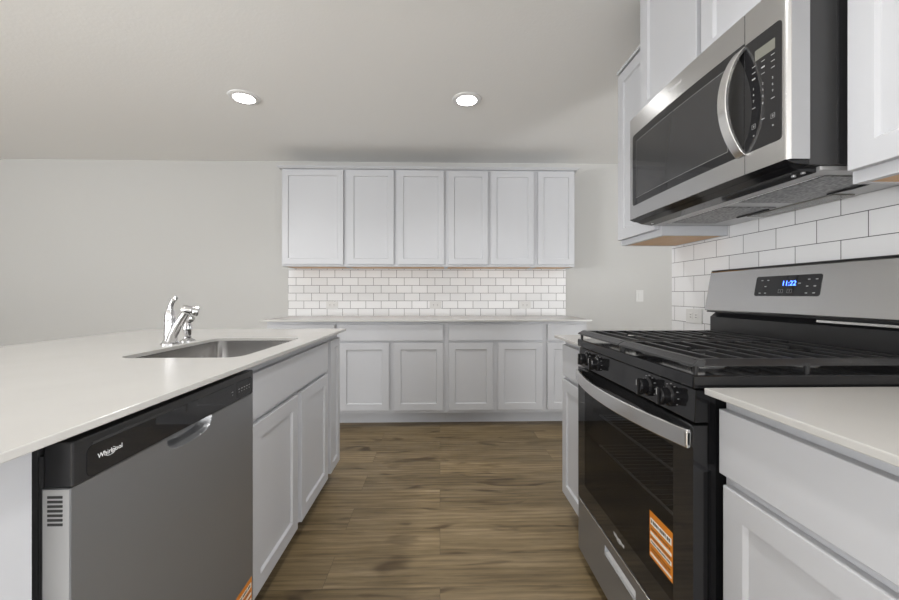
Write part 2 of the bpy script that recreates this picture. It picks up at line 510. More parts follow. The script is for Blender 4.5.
# left and far right walls; far right openings are added for fill light
for nm, xa, xb in (("wall_left", XL - 0.2, XL), ("wall_far_right", XR, XR + 0.2)):
    b = MB()
    b.box(xa, xb, YR, -3.6, 0, CZ)
    if nm == "wall_left": b.box(xa, xb, -1.0, YB, 0, CZ)
    else:
        b.box(xa, xb, -1.0, 2.1, 0, CZ); b.box(xa, xb, 3.4, YB, 0, CZ)
        b.box(xa, xb, 2.1, 3.4, 0, 0.55); b.box(xa, xb, 2.1, 3.4, 2.15, CZ)
    b.box(xa, xb, -3.6, -1.0, 0, 0.55); b.box(xa, xb, -3.6, -1.0, 2.15, CZ)
    struct(b.build(nm, WALL))
# rear wall with a wide window opening, plus an added one for fill
b = MB()
b.box(XL - 0.2, -3.4, YR - 0.2, YR, 0, CZ); b.box(0.2, 1.0, YR - 0.2, YR, 0, CZ)
b.box(3.6, XR + 0.2, YR - 0.2, YR, 0, CZ); b.box(1.0, 3.6, YR - 0.2, YR, 0, 0.45); b.box(1.0, 3.6, YR - 0.2, YR, 2.25, CZ)
b.box(-3.4, 0.2, YR - 0.2, YR, 0, 0.45); b.box(-3.4, 0.2, YR - 0.2, YR, 2.25, CZ)
struct(b.build("wall_rear", WALL))
def window(name, axis, a0, a1, z0, z1, c, out):
    b = MB(); f = 0.06
    def bb(p0, p1, za, zb, c0, c1):
        if axis == 'x': b.box(p0, p1, c0, c1, za, zb)
        else: b.box(c0, c1, p0, p1, za, zb)
    d0, d1 = c + out * 0.08, c + out * 0.14
    bb(a0, a1, z0, z0 + f, d0, d1); bb(a0, a1, z1 - f, z1, d0, d1)
    n = 2 if a1 - a0 < 3 else 3
    for i in range(n + 1):
        p = a0 + (a1 - a0 - f) * i / n
        bb(p, p + f, z0 + f, z1 - f, d0, d1)
    o = struct(b.build(name, TRIM))
    b = MB()
    if axis == 'x': b.box(a0 + f, a1 - f, c + out * 0.105, c + out * 0.110, z0 + f, z1 - f)
    else: b.box(c + out * 0.105, c + out * 0.110, a0 + f, a1 - f, z0 + f, z1 - f)
    b.build("glass_pane", PANE, None).parent = None
    g = COL.objects[-1]; g.name = "glass_pane"; g.parent = o
    g.location = Vector(g.location) - Vector(o.location)
window("window_1", 'x', -3.4, 0.2, 0.45, 2.25, YR, -1)
window("added_window_3", 'x', 1.0, 3.6, 0.45, 2.25, YR, -1)  # added unseen window around the rear right fill
window("window_2", 'y', -3.6, -1.0, 0.55, 2.15, XL, -1)
window("added_window_5", 'y', 2.1, 3.4, 0.55, 2.15, XR, 1)  # added unseen window around the side fill
window("added_window_4", 'y', -3.6, -1.0, 0.55, 2.15, XR, 1)  # added unseen window around the right fill
b = MB(); b.box(1.32, XR, YB - 0.014, YB, 0, 0.09, 0.003); struct(b.build("baseboard_back", TRIM))
b = MB(); b.box(XL, -1.53, YB - 0.014, YB, 0, 0.09, 0.003); struct(b.build("baseboard_back_left", TRIM))

# tiled backsplashes, each standing on its wall (material phase set by mesh offset)
def tile_obj(name, mat, box, shift, label, wall):
    b = MB(); b.box(*box)
    o = b.build(name, mat, None)
    s = Vector(shift)
    for v in o.data.vertices: v.co -= s
    o.location = s
    o.parent = wall
    o["label"] = label
    return o
tile_obj("tile_backsplash", TILE_X, (-1.52, 1.283, YB - 0.009, YB, 0.9142, 1.386), (-1.365, 0, 0.9142 - 0.0065), "white subway tile with grey joints", wall_back)
tile_obj("tile_backsplash", TILE_Y, (1.265, 1.275, 0.05, 2.044, 0.9142, 1.60), (0, 1.4, 0.9095), "white subway tile with dark joints", wall_right)

# ------------------------------------------------------------------ back run
BF = 3.242       # face-frame plane of the back base cabinets
kw = dict(u=(1, 0), n=(0, -1))
ZB0 = 0.118
def back_base(x0, x1, fronts, label):
    cabinet("base_cabinet", label, "cabinet", (x0, BF), w=x1 - x0 - 0.0006, d=0.605, z0=ZB0, z1=0.8985,
            fronts=[(k, a - x0, c - x0, za, zb) for k, a, c, za, zb in fronts], toe=0.12, group="white base cabinets along the back wall", **kw)
DZ0, DZ1, RZ0, RZ1 = 0.146, 0.716, 0.735, 0.873
back_base(-1.458, -0.868, [("drawer", -1.44, -0.888, RZ0, RZ1), ("door", -1.44, -0.888, DZ0, DZ1)],
          "white base cabinet at the left end of the back run, mostly behind the island")
back_base(-0.868, 0.050, [("drawer", -0.845, 0.027, RZ0, RZ1), ("door", -0.845, -0.432, DZ0, DZ1), ("door", -0.388, 0.027, DZ0, DZ1)],
          "wider two-door white base cabinet on the back wall beside the island end")
back_base(0.050, 0.897, [("drawer", 0.074, 0.875, RZ0, RZ1), ("door", 0.074, 0.452, DZ0, DZ1), ("door", 0.494, 0.875, DZ0, DZ1)],
          "two-door white base cabinet on the back wall, nearer the stove")
back_base(0.897, 1.262, [("drawer", 0.918, 1.24, RZ0, RZ1), ("door", 0.918, 1.24, DZ0, DZ1)],
          "narrow white base cabinet at the right end of the back run")
b = MB(); b.box(-1.50, 1.295, 3.190, YB - 0.0005, 0.899, 0.914, 0.002)
tag(b.build("countertop", QUARTZ), "long pale quartz countertop on the base cabinets along the back wall", "countertop")

UF = 3.55        # face-frame plane of the back wall cabinets
def back_upper(x0, x1, doors, label):
    cabinet("wall_cabinet", label, "cabinet", (x0, UF), w=x1 - x0 - 0.0006, d=YB - UF - 0.001, z0=1.386, z1=2.288,
            fronts=[("door", a - x0, c - x0, 1.406, 2.276) for a, c in doors], under=True,
            group="white wall cabinets over the back counter", rail=0.052, **kw)
back_upper(-1.461, -0.876, [(-1.450, -0.893)], "broadest single-door white wall cabinet, at the left end of the back row")
back_upper(-0.876, 0.058, [(-0.850, -0.428), (-0.393, 0.038)], "two-door white wall cabinet second from the left, beside the broad single door")
back_upper(0.058, 0.897, [(0.079, 0.447), (0.477, 0.878)], "two-door white wall cabinet beside the narrow right end one")
back_upper(0.897, 1.268, [(0.916, 1.258)], "narrow single-door white wall cabinet at the right end of the back row")
b = MB(); bm = b.bm
prof = [(0, 2.2885), (0.021, 2.2885), (0.024, 2.292), (0.036, 2.305), (0.038, 2.306), (0.038, 2.311), (0, 2.311)]
ring = []
for e, z in prof:
    ring.append([bm.verts.new(p) for p in ((-1.461 - e, YB - 0.001, z), (-1.461 - e, UF - e, z), (1.268 + e, UF - e, z), (1.268 + e, YB - 0.001, z))])
for a, c in zip(ring, ring[1:] + ring[:1]):
    for i in range(3): bm.faces.new((a[i], a[i + 1], c[i + 1], c[i]))
bm.faces.new([r[0] for r in ring]); bm.faces.new([r[3] for r in ring])
bm.faces.new(ring[-1])
tag(b.build("crown_molding", CAB), "white crown moulding capping the back row of wall cabinets", "moulding")

# ------------------------------------------------------------------ island
IF = -0.640     # island face-frame plane (faces +x)
ik = dict(u=(0, 1), n=(1, 0))
cabinet("sink_cabinet", "white island cabinet with two doors and a false drawer under the sink", "cabinet", (IF, 1.252), w=0.888, d=0.60,
        z0=0.10, z1=0.8985, fronts=[("drawer", 0.021, 0.868, 0.710, 0.864), ("door", 0.021, 0.421, 0.107, 0.690), ("door", 0.468, 0.868, 0.107, 0.690)], toe=0.06, **ik)
cabinet("end_cabinet", "narrow white cabinet with one tall door at the far end of the island", "cabinet", (IF, 2.141), w=0.240, d=0.60,
        z0=0.10, z1=0.8985, fronts=[("door", 0.036, 0.226, 0.107, 0.862)], toe=0.06, rail=0.045, **ik)
cabinet("island_cabinet", "plain white island cabinet end at the left edge, near side of the dishwasher", "cabinet", (IF, 0.02), w=0.592, d=0.60,
        z0=0.10, z1=0.8985, fronts=[], toe=0.06, **ik)
b = MB(); b.box(-1.262, -1.242, 0.02, 2.381, 0.0, 0.8985)
tag(b.build("back_panel", CAB), "white finished panel along the seating side of the island", "panel")

# countertop with the sink cut-out
b = MB(); bm = b.bm
OUT = [(-1.80, -0.45), (-0.588, -0.45), (-0.588, 2.395), (-1.80, 2.395)]
SX0, SX1, SY0, SY1 = -1.095, -0.682, 1.303, 1.900
hole = rrect(SX0, SX1, SY0, SY1, 0.055)
def eloop(pts, z):
    vs = [bm.verts.new((x, y, z)) for x, y in pts]
    return vs, [bm.edges.new((vs[i], vs[(i + 1) % len(vs)])) for i in range(len(vs))]
vo, eo = eloop(OUT, 0.914); vh, eh = eloop(hole, 0.914)
bmesh.ops.triangle_fill(bm, use_beauty=True, edges=eo + eh)
ext = bmesh.ops.extrude_face_region(bm, geom=list(bm.faces))
for g in ext["geom"]:
    if isinstance(g, bmesh.types.BMVert): g.co.z = 0.899
o = b.build("island_countertop", QUARTZ)
md = o.modifiers.new("bevel", 'BEVEL'); md.width = 0.002; md.segments = 2; md.limit_method = 'ANGLE'
tag(o, "large pale quartz worktop of the island with a sink cut into it", "countertop")

# sink basin
root = thing("kitchen_sink", "stainless undermount sink basin set in the island worktop", "sink", ((SX0 + SX1) / 2, (SY0 + SY1) / 2, 0.69))
b = MB(); bm = b.bm
spec = [(0.018, 0.8985, 0.07), (-0.004, 0.8985, 0.06), (-0.004, 0.880, 0.06), (0.002, 0.72, 0.06), (0.012, 0.700, 0.065), (0.04, 0.692, 0.05)]
rings = []
for ins, z, r in spec:
    e = ins if ins != 0.018 else -0.02
    rings.append([bm.verts.new((x, y, z)) for x, y in rrect(SX0 + e, SX1 - e, SY0 + e, SY1 - e, r)])
for a, c in zip(rings, rings[1:]):
    n = len(a)
    for i in range(n):
        f = bm.faces.new((a[i], a[(i + 1) % n], c[(i + 1) % n], c[i])); f.smooth = True
bm.faces.new(rings[-1])
o = b.build("basin", STEEL_SINK, root)
md = o.modifiers.new("solid", 'SOLIDIFY'); md.thickness = 0.0012; md.offset = 0
b = MB(); b.lathe([(0.055, 0.0), (0.055, 0.003), (0.042, 0.004), (0.038, 0.001), (0.0, 0.001)], ((SX0 + SX1) / 2, (SY0 + SY1) / 2, 0.6925))
b.build("drain", CHROME, root)

# faucet
FX, FY = -1.155, 1.655
root = thing("kitchen_faucet", "chrome single-lever kitchen faucet behind the island sink", "faucet", (FX, FY, 0.914))
b = MB()
b.lathe([(0.034, 0.0), (0.034, 0.005), (0.027, 0.012), (0.0225, 0.02), (0.0195, 0.10), (0.0205, 0.112), (0.0200, 0.122), (0.017, 0.138), (0.011, 0.150), (0.0, 0.153)], (FX, FY, 0.9142))
b.build("body", CHROME, root)
b = MB()
b.tube([(FX + 0.010, FY - 0.008, 0.928), (FX + 0.022, FY - 0.013, 0.955), (FX + 0.046, FY - 0.020, 0.995), (FX + 0.074, FY - 0.026, 1.034), (FX + 0.088, FY - 0.028, 1.053), (FX + 0.098, FY - 0.028, 1.062)],
       [0.0195, 0.0185, 0.0165, 0.0150, 0.0145, 0.015], 18)
b.build("spout", CHROME, root)
b = MB()
d = Vector((0.86, 0.42, -0.22)).normalized()
b.lathe([(0.0, -0.002), (0.014, 0), (0.0185, 0.006), (0.0195, 0.012), (0.0195, 0.034), (0.0165, 0.038), (0.0165, 0.041), (0.0195, 0.045), (0.0195, 0.058), (0.015, 0.062), (0.0, 0.062)],
        (FX + 0.074, FY - 0.036, 1.066), d, 22)
b.build("spray_head", CHROME, root)
b = MB()
b.tube([(FX, FY, 1.060), (FX + 0.004, FY, 1.078), (FX + 0.011, FY - 0.002, 1.092), (FX + 0.019, FY - 0.004, 1.106)], [0.013, 0.0105, 0.009, 0.0095], 12)
b.lathe([(0, -0.012), (0.008, -0.009), (0.0115, 0), (0.009, 0.009), (0, 0.012)], (FX + 0.023, FY - 0.004, 1.109), (0.5, 0, 1), 16)
b.build("lever", CHROME, root)

SX, SY = -1.150, 1.762
root = thing("side_sprayer", "short chrome side sprayer to the right of the faucet", "sprayer", (SX, SY, 0.914))
b = MB(); b.lathe([(0.030, 0), (0.030, 0.004), (0.022, 0.010), (0.016, 0.014), (0.016, 0.022)], (SX, SY, 0.9142)); b.build("base_flange", CHROME, root)
b = MB()
b.lathe([(0.012, 0.022), (0.0145, 0.03), (0.018, 0.05), (0.019, 0.062), (0.0155, 0.078), (0.013, 0.086), (0.0, 0.088)], (SX, SY, 0.9142))
b.build("sprayer_body", CHROME, root)
b = MB()
b.lathe([(0.0, -0.018), (0.012, -0.016), (0.016, -0.004), (0.017, 0.010), (0.012, 0.018), (0, 0.019)], (SX + 0.008, SY, 1.012), (0.75, -0.2, 0.45), 18)
b.build("sprayer_nozzle", CHROME, root)

# ------------------------------------------------------------------ dishwasher
DX, DY0, DY1 = -0.605, 0.639, 1.244
root = thing("dishwasher", "stainless dishwasher with a black control strip built into the island", "dishwasher", (-0.93, (DY0 + DY1) / 2, 0))
b = MB(); b.box(-1.235, -0.664, DY0 + 0.004, DY1 - 0.002, 0.105, 0.870); b.build("tub", DARK_METAL, root)
b = MB(); b.box(-1.20, -0.70, DY0 + 0.004, DY1 - 0.002, 0.0, 0.104); b.build("toe_panel", BLACK_PLASTIC, root)
ZC = 0.8085
# stainless door front as a height field with the scooped pocket handle
def pocket(y, z):
    yc, hw, h = 0.940, 0.082, 0.036
    s = (y - yc) / hw; t = (ZC - z) / h
    if t > 1 or abs(s) > 1: return 0.0
    q = 1 - (abs(s) ** 4 + t ** 2.2)
    if q <= 0: return 0.0
    return 0.028 * min(1.0, q * 1.6) ** 0.8
b = MB(); bm = b.bm
ys = frange(DY0, 0.850, 6) + frange(0.853, 1.027, 58) + frange(1.033, DY1, 6)
zs = frange(0.105, 0.755, 6) + frange(0.768, ZC, 22)
g = [[bm.verts.new((DX - pocket(y, z), y, z)) for z in zs] for y in ys]
for i in range(len(ys) - 1):
    for j in range(len(zs) - 1):
        f = bm.faces.new((g[i][j], g[i + 1][j], g[i + 1][j + 1], g[i][j + 1])); f.smooth = True
XB = -0.652
bk = [bm.verts.new((XB, y, z)) for y, z in ((DY0, 0.105), (DY1, 0.105), (DY1, ZC), (DY0, ZC))]
bm.faces.new(bk)
bm.faces.new([g[0][j] for j in range(len(zs))] + [bk[3], bk[0]])
bm.faces.new([g[-1][j] for j in range(len(zs))] + [bk[2], bk[1]])
bm.faces.new([r[0] for r in g] + [bk[1], bk[0]])
bm.faces.new([r[-1] for r in g] + [bk[2], bk[3]])
door = b.build("door", STEEL_DW, root)
b = MB()
for k in range(7):
    z = 0.797 - k * 0.0075
    b.box(-0.642, -0.618, DY0 - 0.0016, DY0 - 0.0007, z - 0.0042, z)
vents = b
b = MB(); b.box(-0.650, -0.608, DY0 - 0.0008, DY0 - 0.0001, 0.107, ZC - 0.002)
fl_ = b.build("side_flange", GALV, door, label="pale steel side edge with vent slits")
vents.build("vent", SLOT, fl_)
b = MB()
b.box(-0.660, -0.6515, DY0 + 0.003, DY1 - 0.003, 0.11, 0.86)
b.build("inner_liner", DARK_METAL, root)
# black console
b = MB(); b.box(-0.650, DX + 0.0015, DY0, DY1, ZC + 0.0006, 0.884, 0.003)
con = b.build("control_console", BLACK_PLASTIC, root)
b = MB()
pts = rrect(0.664, 1.232, ZC + 0.004, 0.866, 0.012)
b.prism(pts, 0, DX + 0.0015, DX + 0.003)
b.build("lens_strip", BLACK_GLASS, con)
b = MB(); b.box(DX + 0.001, DX + 0.0034, 0.675, 0.860, 0.8675, 0.871)
b.build("vent_slot", SLOT, con)
b = MB()
XT = DX + 0.0034
b.text("Whirlpool", 0.0125, (XT, 0.7095, 0.842), (0, 1, 0), (0, 0, 1))
arc = [(XT, 0.7095 + 0.0115 * math.cos(a), 0.8415 + 0.0065 * math.sin(a)) for a in frange(math.radians(-150), math.radians(60), 16)]
b.tube(arc, 0.0004, 4)
b.build("logo_lettering", LOGO, con)
for k, y in enumerate((1.118, 1.155, 1.170, 1.185, 1.200, 1.215)):
    b = MB(); b.box(XT - 0.0006, XT, y - 0.004, y + 0.004, 0.842, 0.8445)
    if k: b.box(XT - 0.0006, XT, y - 0.003, y + 0.001, 0.834, 0.836)
    else: b.text("+", 0.010, (XT, 1.118, 0.834), (0, 1, 0), (0, 0, 1))
    b.build("button_mark", MARK_DIM, con)
def sticker(parent, x, nx, ya, yb, z0, z1, flip=1):
    """orange notice with white bars; ya -> yb is left to right as read"""
    b = MB(); b.box(x, x + nx * 0.0006, ya, yb, z0, z1)
    s = b.build("energy_sticker", ORANGE, parent)
    h = z1 - z0; w = yb - ya
    b = MB()
    for t0, t1 in ((0.72, 0.86), (0.50, 0.57), (0.31, 0.40), (0.06, 0.11)):
        b.box(x + nx * 0.0004, x + nx * 0.0009, ya + w * 0.04, yb - w * 0.04, z0 + h * t0, z0 + h * t1)
    b.build("white_bars", WHITE_P, s)
    b = MB()
    for (t0, t1, k) in ((0.76, 0.83, 11), (0.335, 0.375, 16), (0.62, 0.65, 14), (0.20, 0.225, 15), (0.15, 0.165, 15), (0.44, 0.46, 12)):
        for i in range(k):
            a = ya + w * (0.08 + 0.84 * i / k); c = a + w * 0.84 / k * (0.75 if i % 4 else 0.45)
            b.box(x + nx * 0.0007, x + nx * 0.0011, a, c, z0 + h * t0, z0 + h * t1)
    b.build("print", BLACK_P, s)
sticker(root, DX, 1, 1.130, 1.236, 0.07 + 0.045, 0.222)

# ------------------------------------------------------------------ right run: base cabinets and counters
rk = dict(u=(0, -1), n=(-1, 0))
RF = 0.655
cabinet("base_cabinet", "white drawer-and-door base cabinet in the right foreground, near side of the stove", "cabinet", (RF, 0.853), w=0.768, d=0.605,
        z0=0.10, z1=0.8985, fronts=[("drawer", 0.004, 0.762, 0.722, 0.867), ("door", 0.016, 0.378, 0.107, 0.700), ("door", 0.388, 0.752, 0.107, 0.700)], toe=0.06, **rk)
cabinet("base_cabinet", "small white drawer-and-door base cabinet on the far side of the stove", "cabinet", (RF, 1.962), w=0.350, d=0.605,
        z0=0.10, z1=0.8985, fronts=[("drawer", 0.006, 0.330, 0.714, 0.870), ("door", 0.006, 0.330, 0.107, 0.695)], toe=0.06, **rk)
b = MB(); b.box(0.603, 1.2645, 0.05, 0.853, 0.899, 0.914, 0.002)
tag(b.build("countertop", QUARTZ), "pale quartz countertop in the right foreground, in front of the stove", "countertop")
b = MB(); b.box(0.603, 1.2645, 1.611, 1.992, 0.899, 0.914, 0.002)
tag(b.build("countertop", QUARTZ), "short pale quartz counter piece on the far side of the stove", "countertop")

# ------------------------------------------------------------------ gas range
GY0, GY1 = 0.866, 1.604
GX = 0.588
root = thing("gas_range", "black and stainless gas range between two counters on the right", "stove", (0.92, (GY0 + GY1) / 2, 0))
b = MB()
b.box(0.625, 1.245, GY0 + 0.004, GY0 + 0.024, 0.05, 0.905); b.box(0.625, 1.245, GY1 - 0.024, GY1 - 0.004, 0.05, 0.905)
b.box(1.225, 1.245, GY0 + 0.024, GY1 - 0.024, 0.05, 0.905)
b.box(0.625, 1.225, GY0 + 0.024, GY1 - 0.024, 0.05, 0.29)
b.box(0.625, 1.225, GY0 + 0.024, GY1 - 0.024, 0.80, 0.905)
b.build("body", BLACK_GLOSS, root)
for y in (GY0 + 0.04, GY1 - 0.06):
    for x in (0.66, 1.19):
        b = MB(); b.box(x, x + 0.03, y, y + 0.03, 0, 0.049); b.build("foot", BLACK_PLASTIC, root)
b = MB(); b.box(1.19, 1.222, GY0 + 0.03, GY1 - 0.03, 0.292, 0.798); b.build("oven_cavity", CAVITY, root)
for z in (0.625, 0.500):
    b = MB()
    b.tube([(0.665, GY0 + 0.04, z), (0.665, GY1 - 0.04, z)], 0.0042, 6)
    b.tube([(1.15, GY0 + 0.04, z), (1.15, GY1 - 0.04, z)], 0.0025, 6)
    for y in frange(GY0 + 0.04, GY1 - 0.04, 22): b.tube([(0.665, y, z), (1.15, y, z)], 0.0008, 5)
    b.build("oven_rack", RACK, root)
# door: black ring frame around the pane
dz0, dz1 = 0.276, 0.822
wy0, wy1, wz0, wz1 = 0.945, 1.530, 0.350, 0.745
b = MB()
b.box(GX, 0.622, GY0 + 0.002, wy0, dz0, dz1); b.box(GX, 0.622, wy1, GY1 - 0.002, dz0, dz1)
b.box(GX, 0.622, wy0, wy1, dz0, wz0); b.box(GX, 0.622, wy0, wy1, wz1, dz1)
odoor = b.build("oven_door", BLACK_GLASS, root)
b = MB(); b.box(GX - 0.0004, GX + 0.003, wy0 + 0.0002, wy1 - 0.0002, wz0 + 0.0002, wz1 - 0.0002); b.build("window_pane", OVEN_PANE, odoor)
yc = (GY0 + GY1) / 2
hx = lambda y: GX - 0.012 - 0.046 * (1 - ((y - yc) / 0.365) ** 2)
b = MB()
b.strip(frange(yc - 0.362, yc + 0.362, 40), lambda y: 0.767, lambda y: 0.812, hx, lambda y: hx(y) + 0.011)
b.box(GX - 0.014, GX, yc - 0.362, yc - 0.345, 0.772, 0.807); b.box(GX - 0.014, GX, yc + 0.345, yc + 0.362, 0.772, 0.807)
o = b.build("handle", BRIGHT, odoor, label="bowed bright steel handle")
md = o.modifiers.new("bevel", 'BEVEL'); md.width = 0.003; md.segments = 2; md.limit_method = 'ANGLE'
b = MB()
b.text("Whirlpool", 0.017, (GX - 0.0005, yc, 0.320), (0, -1, 0), (0, 0, 1))
arc = [(GX - 0.0005, yc - 0.016 * math.cos(a), 0.319 + 0.009 * math.sin(a)) for a in frange(math.radians(-150), math.radians(60), 16)]
b.tube(arc, 0.0005, 4)
b.build("logo_lettering", LOGO, odoor)
sticker(odoor, GX - 0.0004, -1, 1.050, 0.945, 0.397, 0.524)
# lower drawer
b = MB()
pz0, pz1, py0, py1 = 0.206, 0.232, 1.130, 1.345
b.box(GX + 0.001, 0.622, GY0 + 0.002, py0, 0.055, 0.268); b.box(GX + 0.001, 0.622, py1, GY1 - 0.002, 0.055, 0.268)
b.box(GX + 0.001, 0.622, py0, py1, 0.055, pz0); b.box(GX + 0.001, 0.622, py0, py1, pz1, 0.268)
b.box(0.612, 0.622, py0, py1, pz0, pz1)
dr = b.build("storage_drawer", STEEL_DARK, root)
b = MB(); b.box(GX - 0.003, 0.618, GY0 + 0.002, GY1 - 0.002, 0.2685, 0.2735, 0.001); b.build("edge_trim", BRIGHT, dr)
b = MB()
b.prism([(GX - 0.001, pz0 - 0.004), (GX + 0.004, pz0 - 0.004), (0.611, pz0 + 0.018), (0.606, pz0 + 0.018)], 1, py0 + 0.001, py1 - 0.001)
b.build("pull_lip", BRIGHT, dr)
# control panel with knobs
b = MB()
b.prism([(0.590, 0.829), (0.626, 0.829), (0.626, 0.9045), (0.594, 0.9045)], 1, GY0 + 0.001, GY1 - 0.001, 0.0015)
cp = b.build("control_panel", BLACK_GLOSS, root)
for y in (1.512, 1.405, 1.058, 0.958):
    b = MB()
    b.lathe([(0.026, 0), (0.026, 0.008), (0.023, 0.010), (0.0205, 0.012), (0.0195, 0.030), (0.017, 0.033), (0, 0.033)], (0.5915, y, 0.868), (-1, 0, 0.05), 24)
    b.box(0.5535, 0.572, y - 0.0055, y + 0.0055, 0.846, 0.890, 0.002)
    kb = b.build("knob", BLACK_GLOSS, root)
    b = MB(); b.box(0.5528, 0.5538, y - 0.001, y + 0.001, 0.872, 0.887); b.build("pointer_mark", MARK_KEY, kb)
    b = MB()
    for a in range(-120, 121, 30):
        r = 0.031; t = math.radians(a)
        cy, cz = y + r * math.sin(t), 0.868 + r * math.cos(t)
        b.box(0.5885, 0.5925, cy - 0.0009, cy + 0.0009, cz - 0.0009, cz + 0.0009)
    b.build("dial_marks", MARK_DIM, kb)
# cooktop slab
b = MB(); b.box(GX - 0.002, 1.175, GY0 - 0.001, GY1 + 0.001, 0.9085, 0.9395, 0.003)
b.build("cooktop", BLACK_GLOSS, root)
for x, y, r in ((0.74, 1.05, 0.045), (1.02, 1.05, 0.036), (0.74, 1.42, 0.040), (1.02, 1.42, 0.048)):
    b = MB(); b.lathe([(r + 0.012, 0), (r + 0.012, 0.005), (r + 0.004, 0.009), (r + 0.002, 0.012)], (x, y, 0.9398), seg=28)
    bb_ = b.build("burner_base", GREY_METAL, root)
    b = MB(); b.lathe([(r, 0), (r, 0.006), (r - 0.006, 0.009), (0, 0.010)], (x, y, 0.9522), seg=28)
    b.build("burner_cap", IRON, bb_)
# grates
def grate(y0, y1):
    zt, zb = 0.975, 0.962
    x0, x1 = GX - 0.002, 1.150
    b = MB()
    def rim(pts, closed=False):
        pass
    # front rim: wide bar sloping outwards; side and back rims narrower
    b.prism([(x0 - 0.002, 0.9595), (x0 + 0.001, 0.9645), (x0 + 0.020, zt), (x0 + 0.034, zt), (x0 + 0.030, 0.9575)], 1, y0, y1, 0.001)
    b.box(x1 - 0.014, x1, y0, y1, zb, zt, 0.002)
    b.prism([(y0, 0.9595), (y0 + 0.003, 0.9645), (y0 + 0.013, zt), (y0 + 0.022, zt), (y0 + 0.020, 0.9575)], 0, x0 + 0.016, x1 - 0.006, 0.001)
    b.prism([(y1, 0.9595), (y1 - 0.003, 0.9645), (y1 - 0.013, zt), (y1 - 0.022, zt), (y1 - 0.020, 0.9575)], 0, x0 + 0.016, x1 - 0.006, 0.001)
    n = 9
    for i in range(1, n):
        x = x0 + 0.02 + (x1 - x0 - 0.03) * i / n
        if i in (2, 7):
            yc_ = (y0 + y1) / 2
            b.box(x - 0.005, x + 0.005, y0 + 0.012, yc_ - 0.035, zb, zt, 0.002)
            b.box(x - 0.005, x + 0.005, yc_ + 0.035, y1 - 0.012, zb, zt, 0.002)
        else:
            b.box(x - 0.005, x + 0.005, y0 + 0.012, y1 - 0.012, zb, zt, 0.002)
    xm = (x0 + x1) / 2
    b.box(xm - 0.16, xm + 0.16, (y0 + y1) / 2 - 0.005, (y0 + y1) / 2 + 0.005, zb - 0.002, zt - 0.004, 0.001)
    for xa in (x0 + 0.03, x0 + 0.15, x1 - 0.15, x1 - 0.03):
        if xa in (x0 + 0.15, x1 - 0.15): continue
    for x in (x0 + 0.014, xm, x1 - 0.008):
        for y in (y0 + 0.008, y1 - 0.008):
            b.lathe([(0.005, 0), (0.007, zb - 0.9398 + 0.003)], (x, y, 0.9398), seg=10)
    return b.build("grate", IRON, root)
grate(GY0 + 0.004, (GY0 + GY1) / 2 - 0.002)
grate((GY0 + GY1) / 2 + 0.002, GY1 - 0.004)
# backguard
b = MB(); b.prism([(1.176, 0.9155), (1.262, 0.9155), (1.262, 1.20), (1.20, 1.20), (1.20, 1.050), (1.185, 1.036), (1.176, 1.032)], 1, GY0 + 0.003, GY1 + 0.022, 0.001)
bg = b.build("backguard", BLACK_PLASTIC, root)
def pan(y, s, off=0.0):      # point on the tilted console face
    n = Vector((-0.984, 0, 0.176))
    return Vector((1.150 + 0.030 * s, y, 1.058 + 0.168 * s)) + n * off
b = MB()
b.prism([(1.150, 1.058), (1.180, 1.226), (1.199, 1.226), (1.199, 1.058)], 1, GY0 - 0.002, GY1 + 0.025, 0.0055)
cons = b.build("console", STEEL_Y, root)
b = MB(); b.box(1.183, 1.262, GY0 - 0.001, GY1 + 0.024, 1.2265, 1.2305, 0.001); b.box(1.160, 1.1995, GY0, GY1 + 0.022, 1.052, 1.0575, 0.001)
b.build("console_edging", BLACK_PLASTIC, cons)
b = MB(); b.box(1.166, 1.172, 0.93, 1.150, 1.0405, 1.049, 0.001); b.build("vent_trim", BRIGHT, root)
b = MB()
pts = [pan(y, s, 0.0) for y, s in [(1.362 - (y - 0), s) for y, s in rrect(0, 0.242, 0.375, 0.795, 0.03)]]
# rounded panel outline: corner radius differs in the two directions, kept small
out = []
for y, s in rrect(0, 0.242, 0, 0.070, 0.008):
    out.append(pan(1.377 - y, 0.378 + s / 0.168))
b.quad(out, 0.0012, (-0.984, 0, 0.176))
disp = b.build("display_panel", BLACK_GLASS, cons)
upv = Vector((0.176, 0, 0.984))
b = MB(); b.text("11:22", 0.024, pan(1.243, 0.63, 0.0016), (0, -1, 0), upv, shear=0.0); b.build("clock_digits", BLUE, disp)
for y, s in ((1.335, .70), (1.31, .70), (1.318, .57), (1.338, .43), (1.315, .43), (1.190, .62), (1.160, .69), (1.135, .69), (1.163, .56), (1.138, .56), (1.163, .43), (1.138, .43)):
    p = pan(y + 0.015, s, 0.0014)
    b = MB()
    b.quad([p + Vector((0, 0.004, 0)), p + Vector((0, -0.004, 0)), p + Vector((0, -0.004, 0)) + upv * 0.003, p + Vector((0, 0.004, 0)) + upv * 0.003], 0.0003, (-0.984, 0, 0.176))
    b.build("button_mark", MARK_KEY, disp)
for y in (1.255, 1.222):
    p = pan(y + 0.015, .44, 0.0014)
    b = MB()
    for a, c, e, f in ((-.009, .009, 0, .001), (-.009, .009, .012, .013), (-.009, -.008, 0, .013), (.008, .009, 0, .013), (-.001, .001, .004, .010)):
        q = [p + Vector((0, -a, 0)) + upv * e, p + Vector((0, -c, 0)) + upv * e, p + Vector((0, -c, 0)) + upv * f, p + Vector((0, -a, 0)) + upv * f]
        b.quad(q, 0.0003, (-0.984, 0, 0.176))
    b.build("burner_select_mark", MARK_DIM, disp)

